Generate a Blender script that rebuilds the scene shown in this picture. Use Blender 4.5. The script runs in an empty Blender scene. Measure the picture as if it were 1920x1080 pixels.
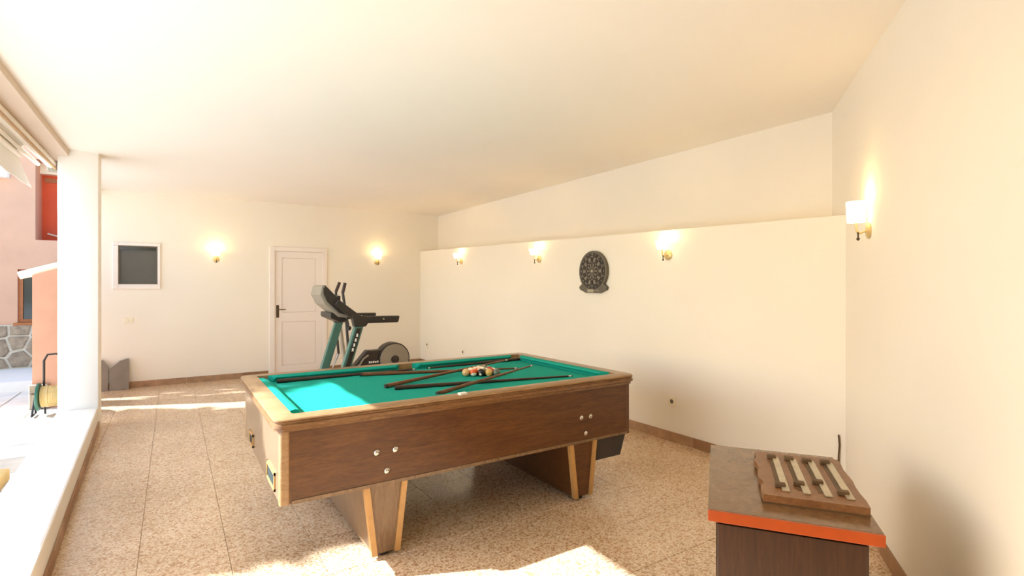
import bpy, math, random
from mathutils import Vector, Matrix
random.seed(7)
S = bpy.context.scene
C = S.collection
PI = math.pi

# ------------------------------------------------------------------ camera, sky, sun, exposure
CAM_YAW = math.radians(-33)
cd = bpy.data.cameras.new('camera'); cam = bpy.data.objects.new('camera', cd); C.objects.link(cam)
cam.location = (0, 0, 1.42); cam.rotation_euler = (PI/2, 0, CAM_YAW)
cd.sensor_width = 36; cd.lens = 36*980/1920; cd.shift_y = -3/1920; cd.clip_end = 200; cd.clip_start = 0.02
S.camera = cam
SUN_DIR = Vector((1.282, -0.55, -1.0)).normalized()
W = bpy.data.worlds.new('sky'); S.world = W; W.use_nodes = True
nt = W.node_tree; bg = nt.nodes['Background']
sky = nt.nodes.new('ShaderNodeTexSky'); sky.sky_type = 'NISHITA'; sky.sun_disc = False
sky.sun_elevation = math.asin(-SUN_DIR.z); sky.sun_rotation = math.atan2(-SUN_DIR.x, -SUN_DIR.y)
sky.air_density = 1.0; sky.dust_density = 1.2; sky.ozone_density = 0.6
nt.links.new(sky.outputs[0], bg.inputs[0]); bg.inputs[1].default_value = 0.42
sd = bpy.data.lights.new('sun', 'SUN'); sd.energy = 15.0; sd.angle = math.radians(0.6); sd.color = (0.84, 0.95, 1.10)
so = bpy.data.objects.new('sun', sd); C.objects.link(so)
so.rotation_euler = SUN_DIR.to_track_quat('-Z', 'Y').to_euler(); so.location = (-8, 6, 9)
S.view_settings.view_transform = 'Standard'; S.view_settings.look = 'None'
S.view_settings.gamma = 1; S.view_settings.use_curve_mapping = False
S.view_settings.exposure = 0.47
S.cycles.max_bounces = 10; S.cycles.diffuse_bounces = 7; S.cycles.glossy_bounces = 4
S.cycles.sample_clamp_indirect = 8; S.cycles.caustics_reflective = False

# ------------------------------------------------------------------ materials
MATS = {}
def lin(h):
    c = [int(h[i:i+2], 16)/255 for i in (0, 2, 4)]
    return tuple((x/12.92 if x <= .04045 else ((x+.055)/1.055)**2.4) for x in c) + (1,)
def new_mat(name):
    m = bpy.data.materials.new(name); m.use_nodes = True
    MATS[name] = m
    return m, m.node_tree, m.node_tree.nodes['Principled BSDF']
def pos(nt, scale=(1,1,1), world=True):
    mp = nt.nodes.new('ShaderNodeMapping'); mp.inputs['Scale'].default_value = scale
    if world:
        g = nt.nodes.new('ShaderNodeNewGeometry'); nt.links.new(g.outputs['Position'], mp.inputs[0])
    else:
        t = nt.nodes.new('ShaderNodeTexCoord'); nt.links.new(t.outputs['Object'], mp.inputs[0])
    return mp.outputs[0]
def ramp(nt, fac, stops):
    r = nt.nodes.new('ShaderNodeValToRGB'); nt.links.new(fac, r.inputs[0])
    e = r.color_ramp.elements
    while len(e) < len(stops): e.new(0.5)
    for el, (p, c) in zip(e, stops): el.position = p; el.color = c
    return r.outputs[0]
def noise(nt, vec, scale, detail=3, rough=.55, dist=0):
    n = nt.nodes.new('ShaderNodeTexNoise'); n.inputs['Scale'].default_value = scale
    n.inputs['Detail'].default_value = detail; n.inputs['Roughness'].default_value = rough
    n.inputs['Distortion'].default_value = dist
    nt.links.new(vec, n.inputs['Vector']); return n.outputs['Fac']
def bump(nt, b, height, strength=.2, dist=.01):
    n = nt.nodes.new('ShaderNodeBump'); n.inputs['Strength'].default_value = strength; n.inputs['Distance'].default_value = dist
    nt.links.new(height, n.inputs['Height']); nt.links.new(n.outputs[0], b.inputs['Normal'])
def plain(name, hexc, rough=.5, metal=0, var=.06, scale=8, bmp=0, spec=.5, emit=None, es=0):
    m, nt, b = new_mat(name)
    c = lin(hexc)
    v = pos(nt); f = noise(nt, v, scale)
    lo = tuple(x*(1-var) for x in c[:3])+(1,); hi = tuple(min(1, x*(1+var)) for x in c[:3])+(1,)
    nt.links.new(ramp(nt, f, [(.3, lo), (.7, hi)]), b.inputs['Base Color'])
    b.inputs['Roughness'].default_value = rough; b.inputs['Metallic'].default_value = metal
    b.inputs['Specular IOR Level'].default_value = spec
    if bmp: bump(nt, b, noise(nt, v, scale*12, 4), bmp, .004)
    if emit:
        b.inputs['Emission Color'].default_value = lin(emit); b.inputs['Emission Strength'].default_value = es
    return m
def wood(name, dark, mid, light, stretch, rough=.35, scale=1.0):
    m, nt, b = new_mat(name)
    v = pos(nt, stretch)
    f = noise(nt, v, 4*scale, 6, .6, 1.2)
    g = noise(nt, v, 22*scale, 3, .6, .3)
    mx = nt.nodes.new('ShaderNodeMix'); mx.data_type = 'FLOAT'; mx.inputs[0].default_value = .35
    nt.links.new(f, mx.inputs[2]); nt.links.new(g, mx.inputs[3])
    nt.links.new(ramp(nt, mx.outputs[0], [(.3, lin(dark)), (.5, lin(mid)), (.72, lin(light))]), b.inputs['Base Color'])
    b.inputs['Roughness'].default_value = rough
    bump(nt, b, g, .08, .002)
    return m
def terrazzo(name):
    m, nt, b = new_mat(name)
    v = pos(nt)
    vo = nt.nodes.new('ShaderNodeTexVoronoi'); vo.inputs['Scale'].default_value = 130; nt.links.new(v, vo.inputs['Vector'])
    sp = nt.nodes.new('ShaderNodeSeparateColor'); nt.links.new(vo.outputs['Color'], sp.inputs[0])
    col = ramp(nt, sp.outputs[0], [(.0, lin('a8825f')), (.12, lin('c4a07a')), (.4, lin('d6b792')), (.65, lin('dfc4a2')), (.9, lin('ead6b8')), (1, lin('d0a686'))])
    vo2 = nt.nodes.new('ShaderNodeTexVoronoi'); vo2.inputs['Scale'].default_value = 80; nt.links.new(v, vo2.inputs['Vector'])
    sp2 = nt.nodes.new('ShaderNodeSeparateColor'); nt.links.new(vo2.outputs['Color'], sp2.inputs[0])
    gt = nt.nodes.new('ShaderNodeMath'); gt.operation = 'GREATER_THAN'; gt.inputs[1].default_value = .88; nt.links.new(sp2.outputs[1], gt.inputs[0])
    mx = nt.nodes.new('ShaderNodeMix'); mx.data_type = 'RGBA'; nt.links.new(gt.outputs[0], mx.inputs[0])
    nt.links.new(col, mx.inputs[6]); mx.inputs[7].default_value = lin('b48e68')
    big = ramp(nt, noise(nt, v, 1.3, 3), [(.35, (.86, .84, .8, 1)), (.65, (1, 1, 1, 1))])
    mu = nt.nodes.new('ShaderNodeMix'); mu.data_type = 'RGBA'; mu.blend_type = 'MULTIPLY'; mu.inputs[0].default_value = 1
    nt.links.new(mx.outputs[2], mu.inputs[6]); nt.links.new(big, mu.inputs[7])
    nt.links.new(mu.outputs[2], b.inputs['Base Color']); b.inputs['Roughness'].default_value = .22
    return m
plain('wall_paint', 'f0e8d8', .85, var=.015, scale=1.2, bmp=.05, spec=.2)
plain('ceiling_paint', 'efe9df', .9, var=.012, scale=.8, spec=.1)
plain('white_paint', 'f0ece4', .7, var=.02, scale=3, bmp=.08, spec=.3)
plain('door_paint', 'eee4da', .45, var=.015, scale=2)
terrazzo('terrazzo')
plain('grout', 'bfa588', .9)
plain('skirting', 'a98463', .5, var=.2, scale=9)
plain('skirting_dark', '98704e', .5, var=.15, scale=9)
plain('patio_stone', 'e6e0d4', .85, var=.08, scale=5, bmp=.1)
plain('patio_stone_grey', 'd2c8b8', .85, var=.1, scale=5, bmp=.1)
plain('patio_ground', 'c4c1ba', .9, var=.08, scale=2)
plain('pink_render', 'd09a7c', .9, var=.06, scale=3, bmp=.15)
plain('pink_render_pale', 'd3a68a', .9, var=.05, scale=2, bmp=.1)
plain('eave_paint', 'd6c3b0', .85, var=.03, scale=3)
plain('rubble', '9c8872', .9, var=.3, scale=14, bmp=.5)
plain('mortar', 'd8ccb8', .9, var=.1, scale=10)
plain('coping', 'efe2c8', .7, var=.04)
plain('orange_door', 'd84c0c', .5, var=.06, scale=4)
plain('brown_frame', 'a8622e', .5, var=.15, scale=12)
plain('dark_glass', '3a3c38', .08, var=.05)
plain('screen_glass', '55524a', .3, var=.06, scale=3)
plain('awning_fabric', 'f2efec', .8, var=.02, scale=6)
plain('awning_metal', 'f0e8da', .35, var=.03)
plain('tan_edge', 'b89468', .5, var=.1)
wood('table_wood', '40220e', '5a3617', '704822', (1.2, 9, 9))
wood('rail_wood', '7d5c3c', '98754e', 'ab8a62', (2, 8, 8), .3)
wood('molding_wood', '5c3c20', '785432', '8e6a44', (2, 8, 8), .3)
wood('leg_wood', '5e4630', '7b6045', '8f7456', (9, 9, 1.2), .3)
plain('leg_trim', 'b98d55', .35, var=.12, scale=14)
plain('table_under', '37302a', .7, var=.15)
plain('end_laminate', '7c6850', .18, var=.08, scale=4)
plain('felt', '1f9a86', .95, var=.05, scale=60, spec=.1)
plain('pocket_leather', '9a5326', .45, var=.2, scale=20)
plain('pocket_hole', '10201a', .9)
plain('chrome', 'c9c6c0', .2, metal=1)
plain('cue_dark', '3a2418', .3, var=.2, scale=30)
plain('cue_wood', '6a3f22', .3, var=.25, scale=25)
plain('cue_ferrule', 'd8cdb8', .4)
plain('chalk', 'f2efe2', .9)
wood('cabinet_wood', '2c180a', '3c2210', '4c2e17', (14, 14, .9), .4)
wood('cabinet_top', '60452e', '745639', '86674a', (4, 4, 4), .18)
plain('cabinet_edge', 'a8481a', .3, var=.12, scale=10)
wood('board_wood', '6c4626', '805634', '926842', (5, 5, 5), .4)
plain('strip_metal', 'b9ac92', .35, metal=.3, var=.1, scale=30)
plain('clip_dark', '5c4428', .6, var=.2)
plain('black_plastic', '2e2620', .45, var=.1)
plain('grey_plastic', '8c8373', .45, var=.06)
plain('treadmill_green', '4c7465', .4, var=.08, scale=10)
plain('steel_grey', '9d9486', .3, metal=.5, var=.05)
plain('white_print', 'f4f0e8', .5)
plain('dart_body', '625a4a', .5, var=.06)
plain('dart_dark', '2f271d', .6, var=.1, scale=30)
plain('dart_grey', '7b7263', .6, var=.1, scale=30)
plain('dart_display', 'a39c84', .3)
plain('brass', 'd8bd82', .35, metal=.35, var=.05)
plain('switch_plastic', 'ece2c6', .4)
plain('lamp_glass', 'fff4e0', .4, emit='ffe2b4', es=3.0)
plain('slate', '857a6c', .7, var=.12, scale=6)
plain('hose', 'd8b878', .5, var=.1, scale=20)
plain('reel_green', '2f6650', .4)
plain('mat_tan', 'd8b878', .9, var=.1)
plain('bark', '6a5238', .9, var=.2, scale=10)
plain('leaf', '54762e', .7, var=.25, scale=6)
plain('door_plate', '5a4a36', .4, metal=.6)

# ------------------------------------------------------------------ mesh helpers
class MB:
    def __init__(s): s.v = []; s.f = []; s.mi = []; s.m = 0
    def add(s, vs, fs):
        o = len(s.v); s.v += [tuple(p) for p in vs]
        for f in fs: s.f.append([i+o for i in f]); s.mi.append(s.m)
        return s
    def box(s, x0, x1, y0, y1, z0, z1):
        return s.add([(x0,y0,z0),(x1,y0,z0),(x1,y1,z0),(x0,y1,z0),(x0,y0,z1),(x1,y0,z1),(x1,y1,z1),(x0,y1,z1)],
                     [(0,3,2,1),(4,5,6,7),(0,1,5,4),(1,2,6,5),(2,3,7,6),(3,0,4,7)])
    def hexa(s, b, t):
        """8 corner solid, b and t are 4 points each"""
        return s.add(list(b)+list(t), [(0,3,2,1),(4,5,6,7),(0,1,5,4),(1,2,6,5),(2,3,7,6),(3,0,4,7)])
    def prism(s, poly, fn, a, b):
        """poly of 2d points, fn(p, t) -> 3d, from t=a to t=b"""
        n = len(poly)
        vs = [fn(p, a) for p in poly]+[fn(p, b) for p in poly]
        fs = [tuple(range(n))[::-1], tuple(range(n, 2*n))]+[(i, (i+1) % n, n+(i+1) % n, n+i) for i in range(n)]
        return s.add(vs, fs)
    def loft(s, loops, close=False, caps=True):
        n = len(loops[0]); vs = [p for l in loops for p in l]; fs = []
        k = len(loops)
        for j in range(k if close else k-1):
            a, b = j*n, ((j+1) % k)*n
            fs += [(a+i, a+(i+1) % n, b+(i+1) % n, b+i) for i in range(n)]
        if caps and not close: fs += [tuple(range(n))[::-1], tuple(range((k-1)*n, k*n))]
        return s.add(vs, fs)
    def tube(s, pts, rad, n=10):
        pts = [Vector(p) for p in pts]
        if not isinstance(rad, (list, tuple)): rad = [rad]*len(pts)
        loops = []
        prev = None
        for i, p in enumerate(pts):
            d = (pts[min(i+1, len(pts)-1)]-pts[max(i-1, 0)]).normalized()
            if prev is None:
                up = Vector((0,0,1)) if abs(d.z) < .9 else Vector((1,0,0))
                a = d.cross(up).normalized()
            else:
                a = (prev-d*prev.dot(d)).normalized()
            prev = a; b = d.cross(a)
            loops.append([p+(a*math.cos(2*PI*k/n)+b*math.sin(2*PI*k/n))*rad[i] for k in range(n)])
        return s.loft(loops)
    def lathe(s, prof, n=24, c=(0,0,0), axis='z'):
        def m(r, h, t):
            x, y = r*math.cos(t), r*math.sin(t)
            p = {'z': (x, y, h), 'y': (x, h, y), 'x': (h, x, y)}[axis]
            return (p[0]+c[0], p[1]+c[1], p[2]+c[2])
        return s.loft([[m(r, h, 2*PI*k/n) for k in range(n)] for r, h in prof])
def fix_normals(me):
    import bmesh
    bm = bmesh.new(); bm.from_mesh(me); bmesh.ops.recalc_face_normals(bm, faces=bm.faces); bm.to_mesh(me); bm.free()
def obj(name, mb, mats, parent=None, smooth=False, bevel=0, label=None, kind=None):
    me = bpy.data.meshes.new(name); me.from_pydata(mb.v, [], mb.f)
    if isinstance(mats, str): mats = [mats]
    for m in mats: me.materials.append(MATS[m])
    if len(mats) > 1: me.polygons.foreach_set('material_index', mb.mi)
    fix_normals(me)
    if smooth:
        me.polygons.foreach_set('use_smooth', [True]*len(me.polygons))
        me.set_sharp_from_angle(angle=math.radians(38))
    me.update()
    o = bpy.data.objects.new(name, me); C.objects.link(o)
    if parent: o.parent = parent
    if bevel:
        b = o.modifiers.new('bevel', 'BEVEL'); b.width = bevel; b.segments = 2; b.limit_method = 'ANGLE'; b.angle_limit = math.radians(40)
    if label: o['label'] = label
    if kind: o['kind'] = kind
    return o
def tag(o, label, cat, group=None):
    o['label'] = label; o['category'] = cat
    if group: o['group'] = group
    return o
def thing(name, label, cat, loc=(0,0,0), rz=0, group=None):
    o = bpy.data.objects.new(name, None); C.objects.link(o); o.location = loc; o.rotation_euler = (0,0,rz)
    o.empty_display_size = .1
    return tag(o, label, cat, group)
def struct(name, mb, mats, label=None, **k):
    o = obj(name, mb, mats, kind='structure', **k)
    if label: o['label'] = label
    return o
def dup(o, parent=None):
    c = o.copy(); C.objects.link(c); c.parent = parent
    return c
def text_into(mb, text, size, M, ext=.0008):
    cu = bpy.data.curves.new('text', 'FONT'); cu.body = text; cu.size = size; cu.extrude = ext
    cu.align_x = 'CENTER'; cu.align_y = 'CENTER'; cu.resolution_u = 3
    o = bpy.data.objects.new('text', cu); C.objects.link(o)
    bpy.context.view_layer.update()
    me = bpy.data.meshes.new_from_object(o.evaluated_get(bpy.context.evaluated_depsgraph_get()))
    mb.add([M @ v.co for v in me.vertices], [tuple(p.vertices) for p in me.polygons])
    bpy.data.objects.remove(o); bpy.data.curves.remove(cu); bpy.data.meshes.remove(me)
def rrect(x0, x1, y0, y1, r, z, n=5):
    out = []
    for cx, cy, a0 in ((x1-r, y1-r, 0), (x0+r, y1-r, PI/2), (x0+r, y0+r, PI), (x1-r, y0+r, 1.5*PI)):
        for k in range(n+1):
            a = a0+PI/2*k/n; out.append((cx+r*math.cos(a), cy+r*math.sin(a), z))
    return out

# ------------------------------------------------------------------ the room
UW, VB, ZC = 3.85, 9.05, 2.75            # dart wall, back wall, ceiling
# floor: grout bed + terrazzo tiles
fl = struct('floor', MB().box(-.95, 4.5, -3, VB+.05, -.12, -.004), 'grout', 'pinkish tan terrazzo tile floor')
TS = .4; GAP = .0013
tile_me = None; nt_count = 0
rest = MB()
u0, v0 = UW, VB
tiles = []
iu = 0
while u0-(iu+1)*TS > -1.1:
    for iv in range(0, 31):
        a0, a1 = u0-(iu+1)*TS, u0-iu*TS
        b0, b1 = v0-(iv+1)*TS, v0-iv*TS
        tiles.append(((a0+a1)/2, (b0+b1)/2))
    iu += 1
def in_view(u, v):
    ca, sa = math.cos(math.radians(33)), math.sin(math.radians(33))
    X, Y = u*ca-v*sa, u*sa+v*ca
    return Y > 2.2 and abs(X/Y) < 1.12 and not (u < -.75 and v < 6.6)
tm = MB(); g = TS/2-GAP
tm.add([(-g,-g,-.006),(g,-g,-.006),(g,g,-.006),(-g,g,-.006),(-g,-g,-.001),(g,-g,-.001),(g,g,-.001),(-g,g,-.001),
        (-g+.001,-g+.001,0),(g-.001,-g+.001,0),(g-.001,g-.001,0),(-g+.001,g-.001,0)],
       [(0,1,5,4),(1,2,6,5),(2,3,7,6),(3,0,4,7),(4,5,9,8),(5,6,10,9),(6,7,11,10),(7,4,8,11),(8,9,10,11)])
first = None
for (u, v) in tiles:
    if u < -.95: continue
    if in_view(u, v) and nt_count < 298:
        if first is None:
            first = obj('floor_tile', tm, 'terrazzo', fl); o = first
        else:
            o = dup(first, fl)
        o.location = (u, v, random.uniform(-.0004, .0004)); nt_count += 1
    else:
        rest.box(u-g, u+g, v-g, v+g, -.006, 0)
ro = obj('floor_tile', rest, 'terrazzo', fl, kind='stuff')

struct('ceiling', MB().box(-.85, 4.5, -2.2, VB+.2, ZC, ZC+.18), 'ceiling_paint', 'flat cream plaster ceiling')
def wall_holes_v(mb, v_a, v_b, ua, ub, za, zb, holes):
    us = sorted({ua, ub}|{h[0] for h in holes}|{h[1] for h in holes}); zs = sorted({za, zb}|{h[2] for h in holes}|{h[3] for h in holes})
    for a, b in zip(us, us[1:]):
        for c, d in zip(zs, zs[1:]):
            mu, mz = (a+b)/2, (c+d)/2
            if any(h[0] < mu < h[1] and h[2] < mz < h[3] for h in holes): continue
            mb.box(a, b, v_a, v_b, c, d)
    return mb
struct('wall_back', wall_holes_v(MB(), VB, VB+.2, -.95, 4.5, -.1, ZC, [(-.66, -.17, 1.42, 2.0), (1.36, 2.10, -.1, 1.99)]), 'wall_paint',
       'cream back wall with a small window and a white door')
# lower dart wall with sloping ledge (2.07 far, 1.91 near)
CU, CV = 3.85, 1.75
DX, DY = .8137, .5812                    # direction of the oblique right wall
NX, NY = .5812, -.8137                   # its outward normal
def on_right(s, d=0): return (CU+DX*s+NX*d, CV+DY*s+NY*d)
m = MB()
e0 = on_right(.55)
m.hexa([(UW, CV, -.1), (UW+.5, CV+.35, -.1), (UW+.5, VB, -.1), (UW, VB, -.1)],
       [(UW, CV, 1.908), (UW+.5, CV+.35, 1.915), (UW+.5, VB, 2.068), (UW, VB, 2.068)])
struct('wall_right', m, 'wall_paint', 'long cream wall with sconces and a dartboard below a ledge')
struct('wall_upper', MB().box(4.217, 4.5, CV+.2, VB, 1.85, ZC), 'wall_paint', 'cream wall set back above the ledge')
a, b = on_right(.75), on_right(-6.0); c, d = on_right(-6.0, .2), on_right(.75, .2)
m = MB(); m.hexa([(a[0], a[1], -.1), (b[0], b[1], -.1), (c[0], c[1], -.1), (d[0], d[1], -.1)],
                 [(a[0], a[1], ZC), (b[0], b[1], ZC), (c[0], c[1], ZC), (d[0], d[1], ZC)])
struct('wall_side', m, 'wall_paint', 'near cream wall with one sconce beside the wooden cabinet')

# baseboards of separate skirting tiles
def skirting(name, label, p, q, inward, h=.085, t=.012, L=.4):
    root = bpy.data.objects.new(name, None); C.objects.link(root); root['kind'] = 'structure'; root['label'] = label
    P, Q = Vector((p[0], p[1], 0)), Vector((q[0], q[1], 0)); D = (Q-P); n = max(1, round(D.length/L)); d = D.normalized(); N = Vector((inward[0], inward[1], 0))
    for i in range(n):
        A = P+d*(D.length*i/n+.0015); B = P+d*(D.length*(i+1)/n-.0015)
        mb = MB(); mb.hexa([A, B, B+N*t, A+N*t], [x+Vector((0,0,h)) for x in (A, B, B+N*t, A+N*t)])
        obj('skirting_tile', mb, 'skirting_dark' if random.random() < .35 else 'skirting', root)
skirting('baseboard_back', 'brown stone skirting along the back wall', (-.93, VB), (1.27, VB), (0, -1))
skirting('baseboard_corner', 'brown stone skirting right of the white door', (2.18, VB), (UW, VB), (0, -1))
skirting('baseboard_right', 'brown stone skirting under the dartboard wall', (UW, VB), (UW, CV+.02), (-1, 0))
skirting('baseboard_side', 'brown stone skirting behind the wooden cabinet', on_right(-.02), on_right(-5), (-NX, -NY))

# low wall and pillar on the open side
kin = lambda v: -.625+(6.63-v)*.0345
m = MB(); va, vb = 6.63, -2.5
m.hexa([(kin(va), va, -.1), (kin(vb), vb, -.1), (kin(vb)-.31, vb, -.1), (kin(va)-.31, va, -.1)],
       [(kin(va), va, .21), (kin(vb), vb, .21), (kin(vb)-.31, vb, .21), (kin(va)-.31, va, .21)])
struct('wall_left', m, 'white_paint', 'low white kerb wall along the open side', bevel=.012)
skirting('baseboard_left', 'brown stone skirting along the low kerb wall', (kin(6.63)+.001, 6.63), (kin(0)+.001, 0), (1, 0), h=.07)
m = MB(); m.loft([rrect(-.935, -.62, 6.632, 6.88, .012, z, 2) for z in (-.05, ZC)])
struct('pillar', m, 'white_paint', 'square white pillar standing at the end of the kerb', smooth=True)
struct('wall_light_block', MB().box(-.86, -.56, -2.2, 1.0, -.05, ZC), 'wall_paint', 'unseen white wall added beside the viewer to cut light from the open side')  # added out of view so the near part of the room isn't over-lit
m = MB(); m.box(-1.1, -.85, -2.2, 9.25, 2.69, 3.0)
struct('eave_beam', m, 'eave_paint', 'shaded eave beam along the open side')

# window_1 in the back wall
w = bpy.data.objects.new('window_1', None); C.objects.link(w); w.location = (-.42, VB, 1.42); w['kind'] = 'structure'; w['label'] = 'small square window with dark screen in cream frame'
def wloc(mb): mb.v = [(x+.42, y-VB, z-1.42) for x, y, z in mb.v]; return mb
m = wall_holes_v(MB(), VB-.025, VB+.05, -.695, -.145, 1.385, 2.035, [(-.63, -.18, 1.45, 1.99)])
obj('window_frame', wloc(m), 'door_paint', w, bevel=.006)
m = wall_holes_v(MB(), VB+.0, VB+.03, -.63, -.18, 1.45, 1.99, [(-.612, -.198, 1.468, 1.972)])
obj('sash', wloc(m), 'dart_body', w)
obj('pane', wloc(MB().box(-.615, -.195, VB+.012, VB+.018, 1.465, 1.975)), 'screen_glass', w)
obj('blind_box', wloc(MB().box(-.612, -.198, VB-.004, VB+.010, 1.93, 1.972)), 'dark_glass', w)

# door_1
d1 = bpy.data.objects.new('door_1', None); C.objects.link(d1); d1.location = (1.725, VB, 0); d1['kind'] = 'structure'; d1['label'] = 'white panelled interior door in the back wall'
def dloc(mb): mb.v = [(x-1.725, y-VB, z) for x, y, z in mb.v]; return mb
m = MB(); m.box(1.287, 1.365, VB-.03, VB+.06, 0, 2.055); m.box(2.095, 2.17, VB-.03, VB+.06, 0, 2.055); m.box(1.365, 2.095, VB-.03, VB+.06, 1.985, 2.055)
obj('door_frame', dloc(m), 'door_paint', d1, bevel=.006)
leaf = obj('door_leaf', dloc(wall_holes_v(MB(), VB+.0, VB+.04, 1.367, 2.093, .006, 1.983, [(1.47, 1.99, .15, .85), (1.47, 1.99, 1.0, 1.88)])), 'door_paint', d1)
for za, zb in ((.15, .85), (1.0, 1.88)):
    m = MB(); m.hexa([(1.47, VB+.012, za), (1.99, VB+.012, za), (1.99, VB+.036, za), (1.47, VB+.036, za)], [(1.47, VB+.012, zb), (1.99, VB+.012, zb), (1.99, VB+.036, zb), (1.47, VB+.036, zb)])
    obj('panel', dloc(m), 'door_paint', leaf, bevel=.01)
obj('lock_plate', dloc(MB().box(1.388, 1.428, VB-.006, VB+.001, .92, 1.12)), 'door_plate', leaf)
m = MB(); m.tube([(1.408, VB-.002, 1.05), (1.408, VB-.045, 1.05), (1.42, VB-.05, 1.05), (1.52, VB-.05, 1.05)], .009, 8)
obj('handle', dloc(m), 'door_plate', leaf, smooth=True)

# ------------------------------------------------------------------ outside
struct('ground', MB().box(-40, -.9, -30, 40, -.3, -.03), 'patio_ground', 'pale sunlit patio ground')
struct('ground_yard', MB().box(-.9, 30, -40, -3, -.3, -.03), 'patio_ground', 'pale yard ground behind the open end')
pv = bpy.data.objects.new('patio_paving', None); C.objects.link(pv); pv['kind'] = 'structure'; pv['label'] = 'pale square paving slabs outside the kerb'
for i in range(6):
    for j in range(13):
        cu, cv = -.985-(i+.5)*.36, 3.6+(j+.5)*.455
        if cv > 9.4: continue
        m = MB(); h = random.uniform(-.003, .003)
        m.box(cu-.172, cu+.172, cv-.22, cv+.22, -.04, h)
        obj('paving_slab', m, 'patio_stone_grey' if (i*3+j*5) % 4 == 0 else 'patio_stone', pv, bevel=.004)
struct('step', MB().box(-6, -1.38, 9.5, 11.1, -.1, .14), 'white_paint', 'low cream step in front of the pink house', bevel=.01)
fw = wall_holes_v(MB(), 11.1, 11.9, -9, -1.0, -.1, 5.0, [(-2.04, -1.42, .845, 1.69), (-1.83, -1.2, 2.16, 3.45)])
struct('house_facade', fw, 'pink_render_pale', 'pink rendered facade of the house outside')
# stone plinth: irregular stones by clipping Voronoi cells
def clip(poly, p, q):
    mx, my = (p[0]+q[0])/2, (p[1]+q[1])/2; nx, ny = q[0]-p[0], q[1]-p[1]
    out = []
    for i in range(len(poly)):
        a, b = poly[i], poly[(i+1) % len(poly)]
        da = (a[0]-mx)*nx+(a[1]-my)*ny; db = (b[0]-mx)*nx+(b[1]-my)*ny
        if da <= 0: out.append(a)
        if da*db < 0:
            t = da/(da-db); out.append((a[0]+(b[0]-a[0])*t, a[1]+(b[1]-a[1])*t))
    return out
def stones(parent, x0, x1, z0, z1, cell, v, seed, t=.03, mat='rubble', gap=.86):
    r = random.Random(seed)
    nx, nz = max(1, round((x1-x0)/cell)), max(1, round((z1-z0)/cell))
    pts = [(x0+(i+.5+r.uniform(-.33, .33))*(x1-x0)/nx, z0+(j+.5+r.uniform(-.33, .33))*(z1-z0)/nz) for i in range(nx) for j in range(nz)]
    for p in pts:
        poly = [(x0, z0), (x1, z0), (x1, z1), (x0, z1)]
        for q in pts:
            if q is not p: poly = clip(poly, p, q)
        cx = sum(a for a, _ in poly)/len(poly); cz = sum(b for _, b in poly)/len(poly)
        big = [(cx+(a-cx)*gap, cz+(b-cz)*gap) for a, b in poly]; sm = [(cx+(a-cx)*gap*.86, cz+(b-cz)*gap*.86) for a, b in poly]
        dep = t*r.uniform(.7, 1.2)
        mb = MB(); mb.loft([[(a, v, b) for a, b in big], [(a, v-dep*.6, b) for a, b in big], [(a, v-dep, b) for a, b in sm]])
        obj('stone', mb, mat, parent)
pl = struct('stone_plinth', MB().box(-6, -1.0, 11.05, 11.12, .14, .82), 'mortar', 'grey rubble stone plinth of the pink house')
stones(pl, -3.4, -1.4, .14, .82, .24, 11.05, 3)
# window_2 on the facade
w2 = bpy.data.objects.new('window_2', None); C.objects.link(w2); w2.location = (-1.73, 11.1, .845); w2['kind'] = 'structure'; w2['label'] = 'brown framed window in the pink house'
def sh(mb, p): mb.v = [(x-p[0], y-p[1], z-p[2]) for x, y, z in mb.v]; return mb
obj('window_frame', sh(wall_holes_v(MB(), 11.14, 11.22, -2.04, -1.42, .845, 1.69, [(-1.985, -1.475, .90, 1.635)]), w2.location), 'brown_frame', w2)
obj('pane', sh(MB().box(-1.985, -1.475, 11.17, 11.18, .90, 1.635), w2.location), 'dark_glass', w2)
obj('window_sill', sh(MB().box(-2.08, -1.40, 11.04, 11.16, .80, .848), w2.location), 'brown_frame', w2)
# orange door
d2 = bpy.data.objects.new('door_2', None); C.objects.link(d2); d2.location = (-1.515, 11.62, 2.16); d2['kind'] = 'structure'; d2['label'] = 'orange door in the upper floor of the pink house'
obj('door_leaf', sh(MB().box(-1.83, -1.2, 11.6, 11.65, 2.16, 3.28), d2.location), 'orange_door', d2)
obj('lintel', sh(MB().box(-1.83, -1.2, 11.45, 11.7, 3.28, 3.45), d2.location), 'coping', d2)
m = MB(); m.tube([(-1.75, 11.60, 2.30), (-1.75, 11.56, 2.30), (-1.62, 11.55, 2.26)], .014, 6)
obj('handle', sh(m, d2.location), 'coping', d2, smooth=True)
m = MB(); m.hexa([(-1.79, 11.585, 3.16), (-1.4, 11.585, 3.16), (-1.4, 11.6, 3.16), (-1.79, 11.6, 3.16)], [(-1.8, 11.585, 3.24), (-1.3, 11.585, 3.2), (-1.3, 11.6, 3.2), (-1.8, 11.6, 3.24)])
obj('hinge_bar', sh(m, d2.location), 'brown_frame', d2)
# wall box
wb = thing('wall_lantern', 'white box lantern with dark square pane on the pink house wall', 'lantern', (-2.3, 11.1, 3.1))
obj('housing', MB().box(-.2, .17, -.16, 0, 0, .22), 'awning_fabric', wb, bevel=.01)
obj('pane', MB().box(-.02, .07, -.166, -.158, .08, .2), 'dark_glass', wb)
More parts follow.
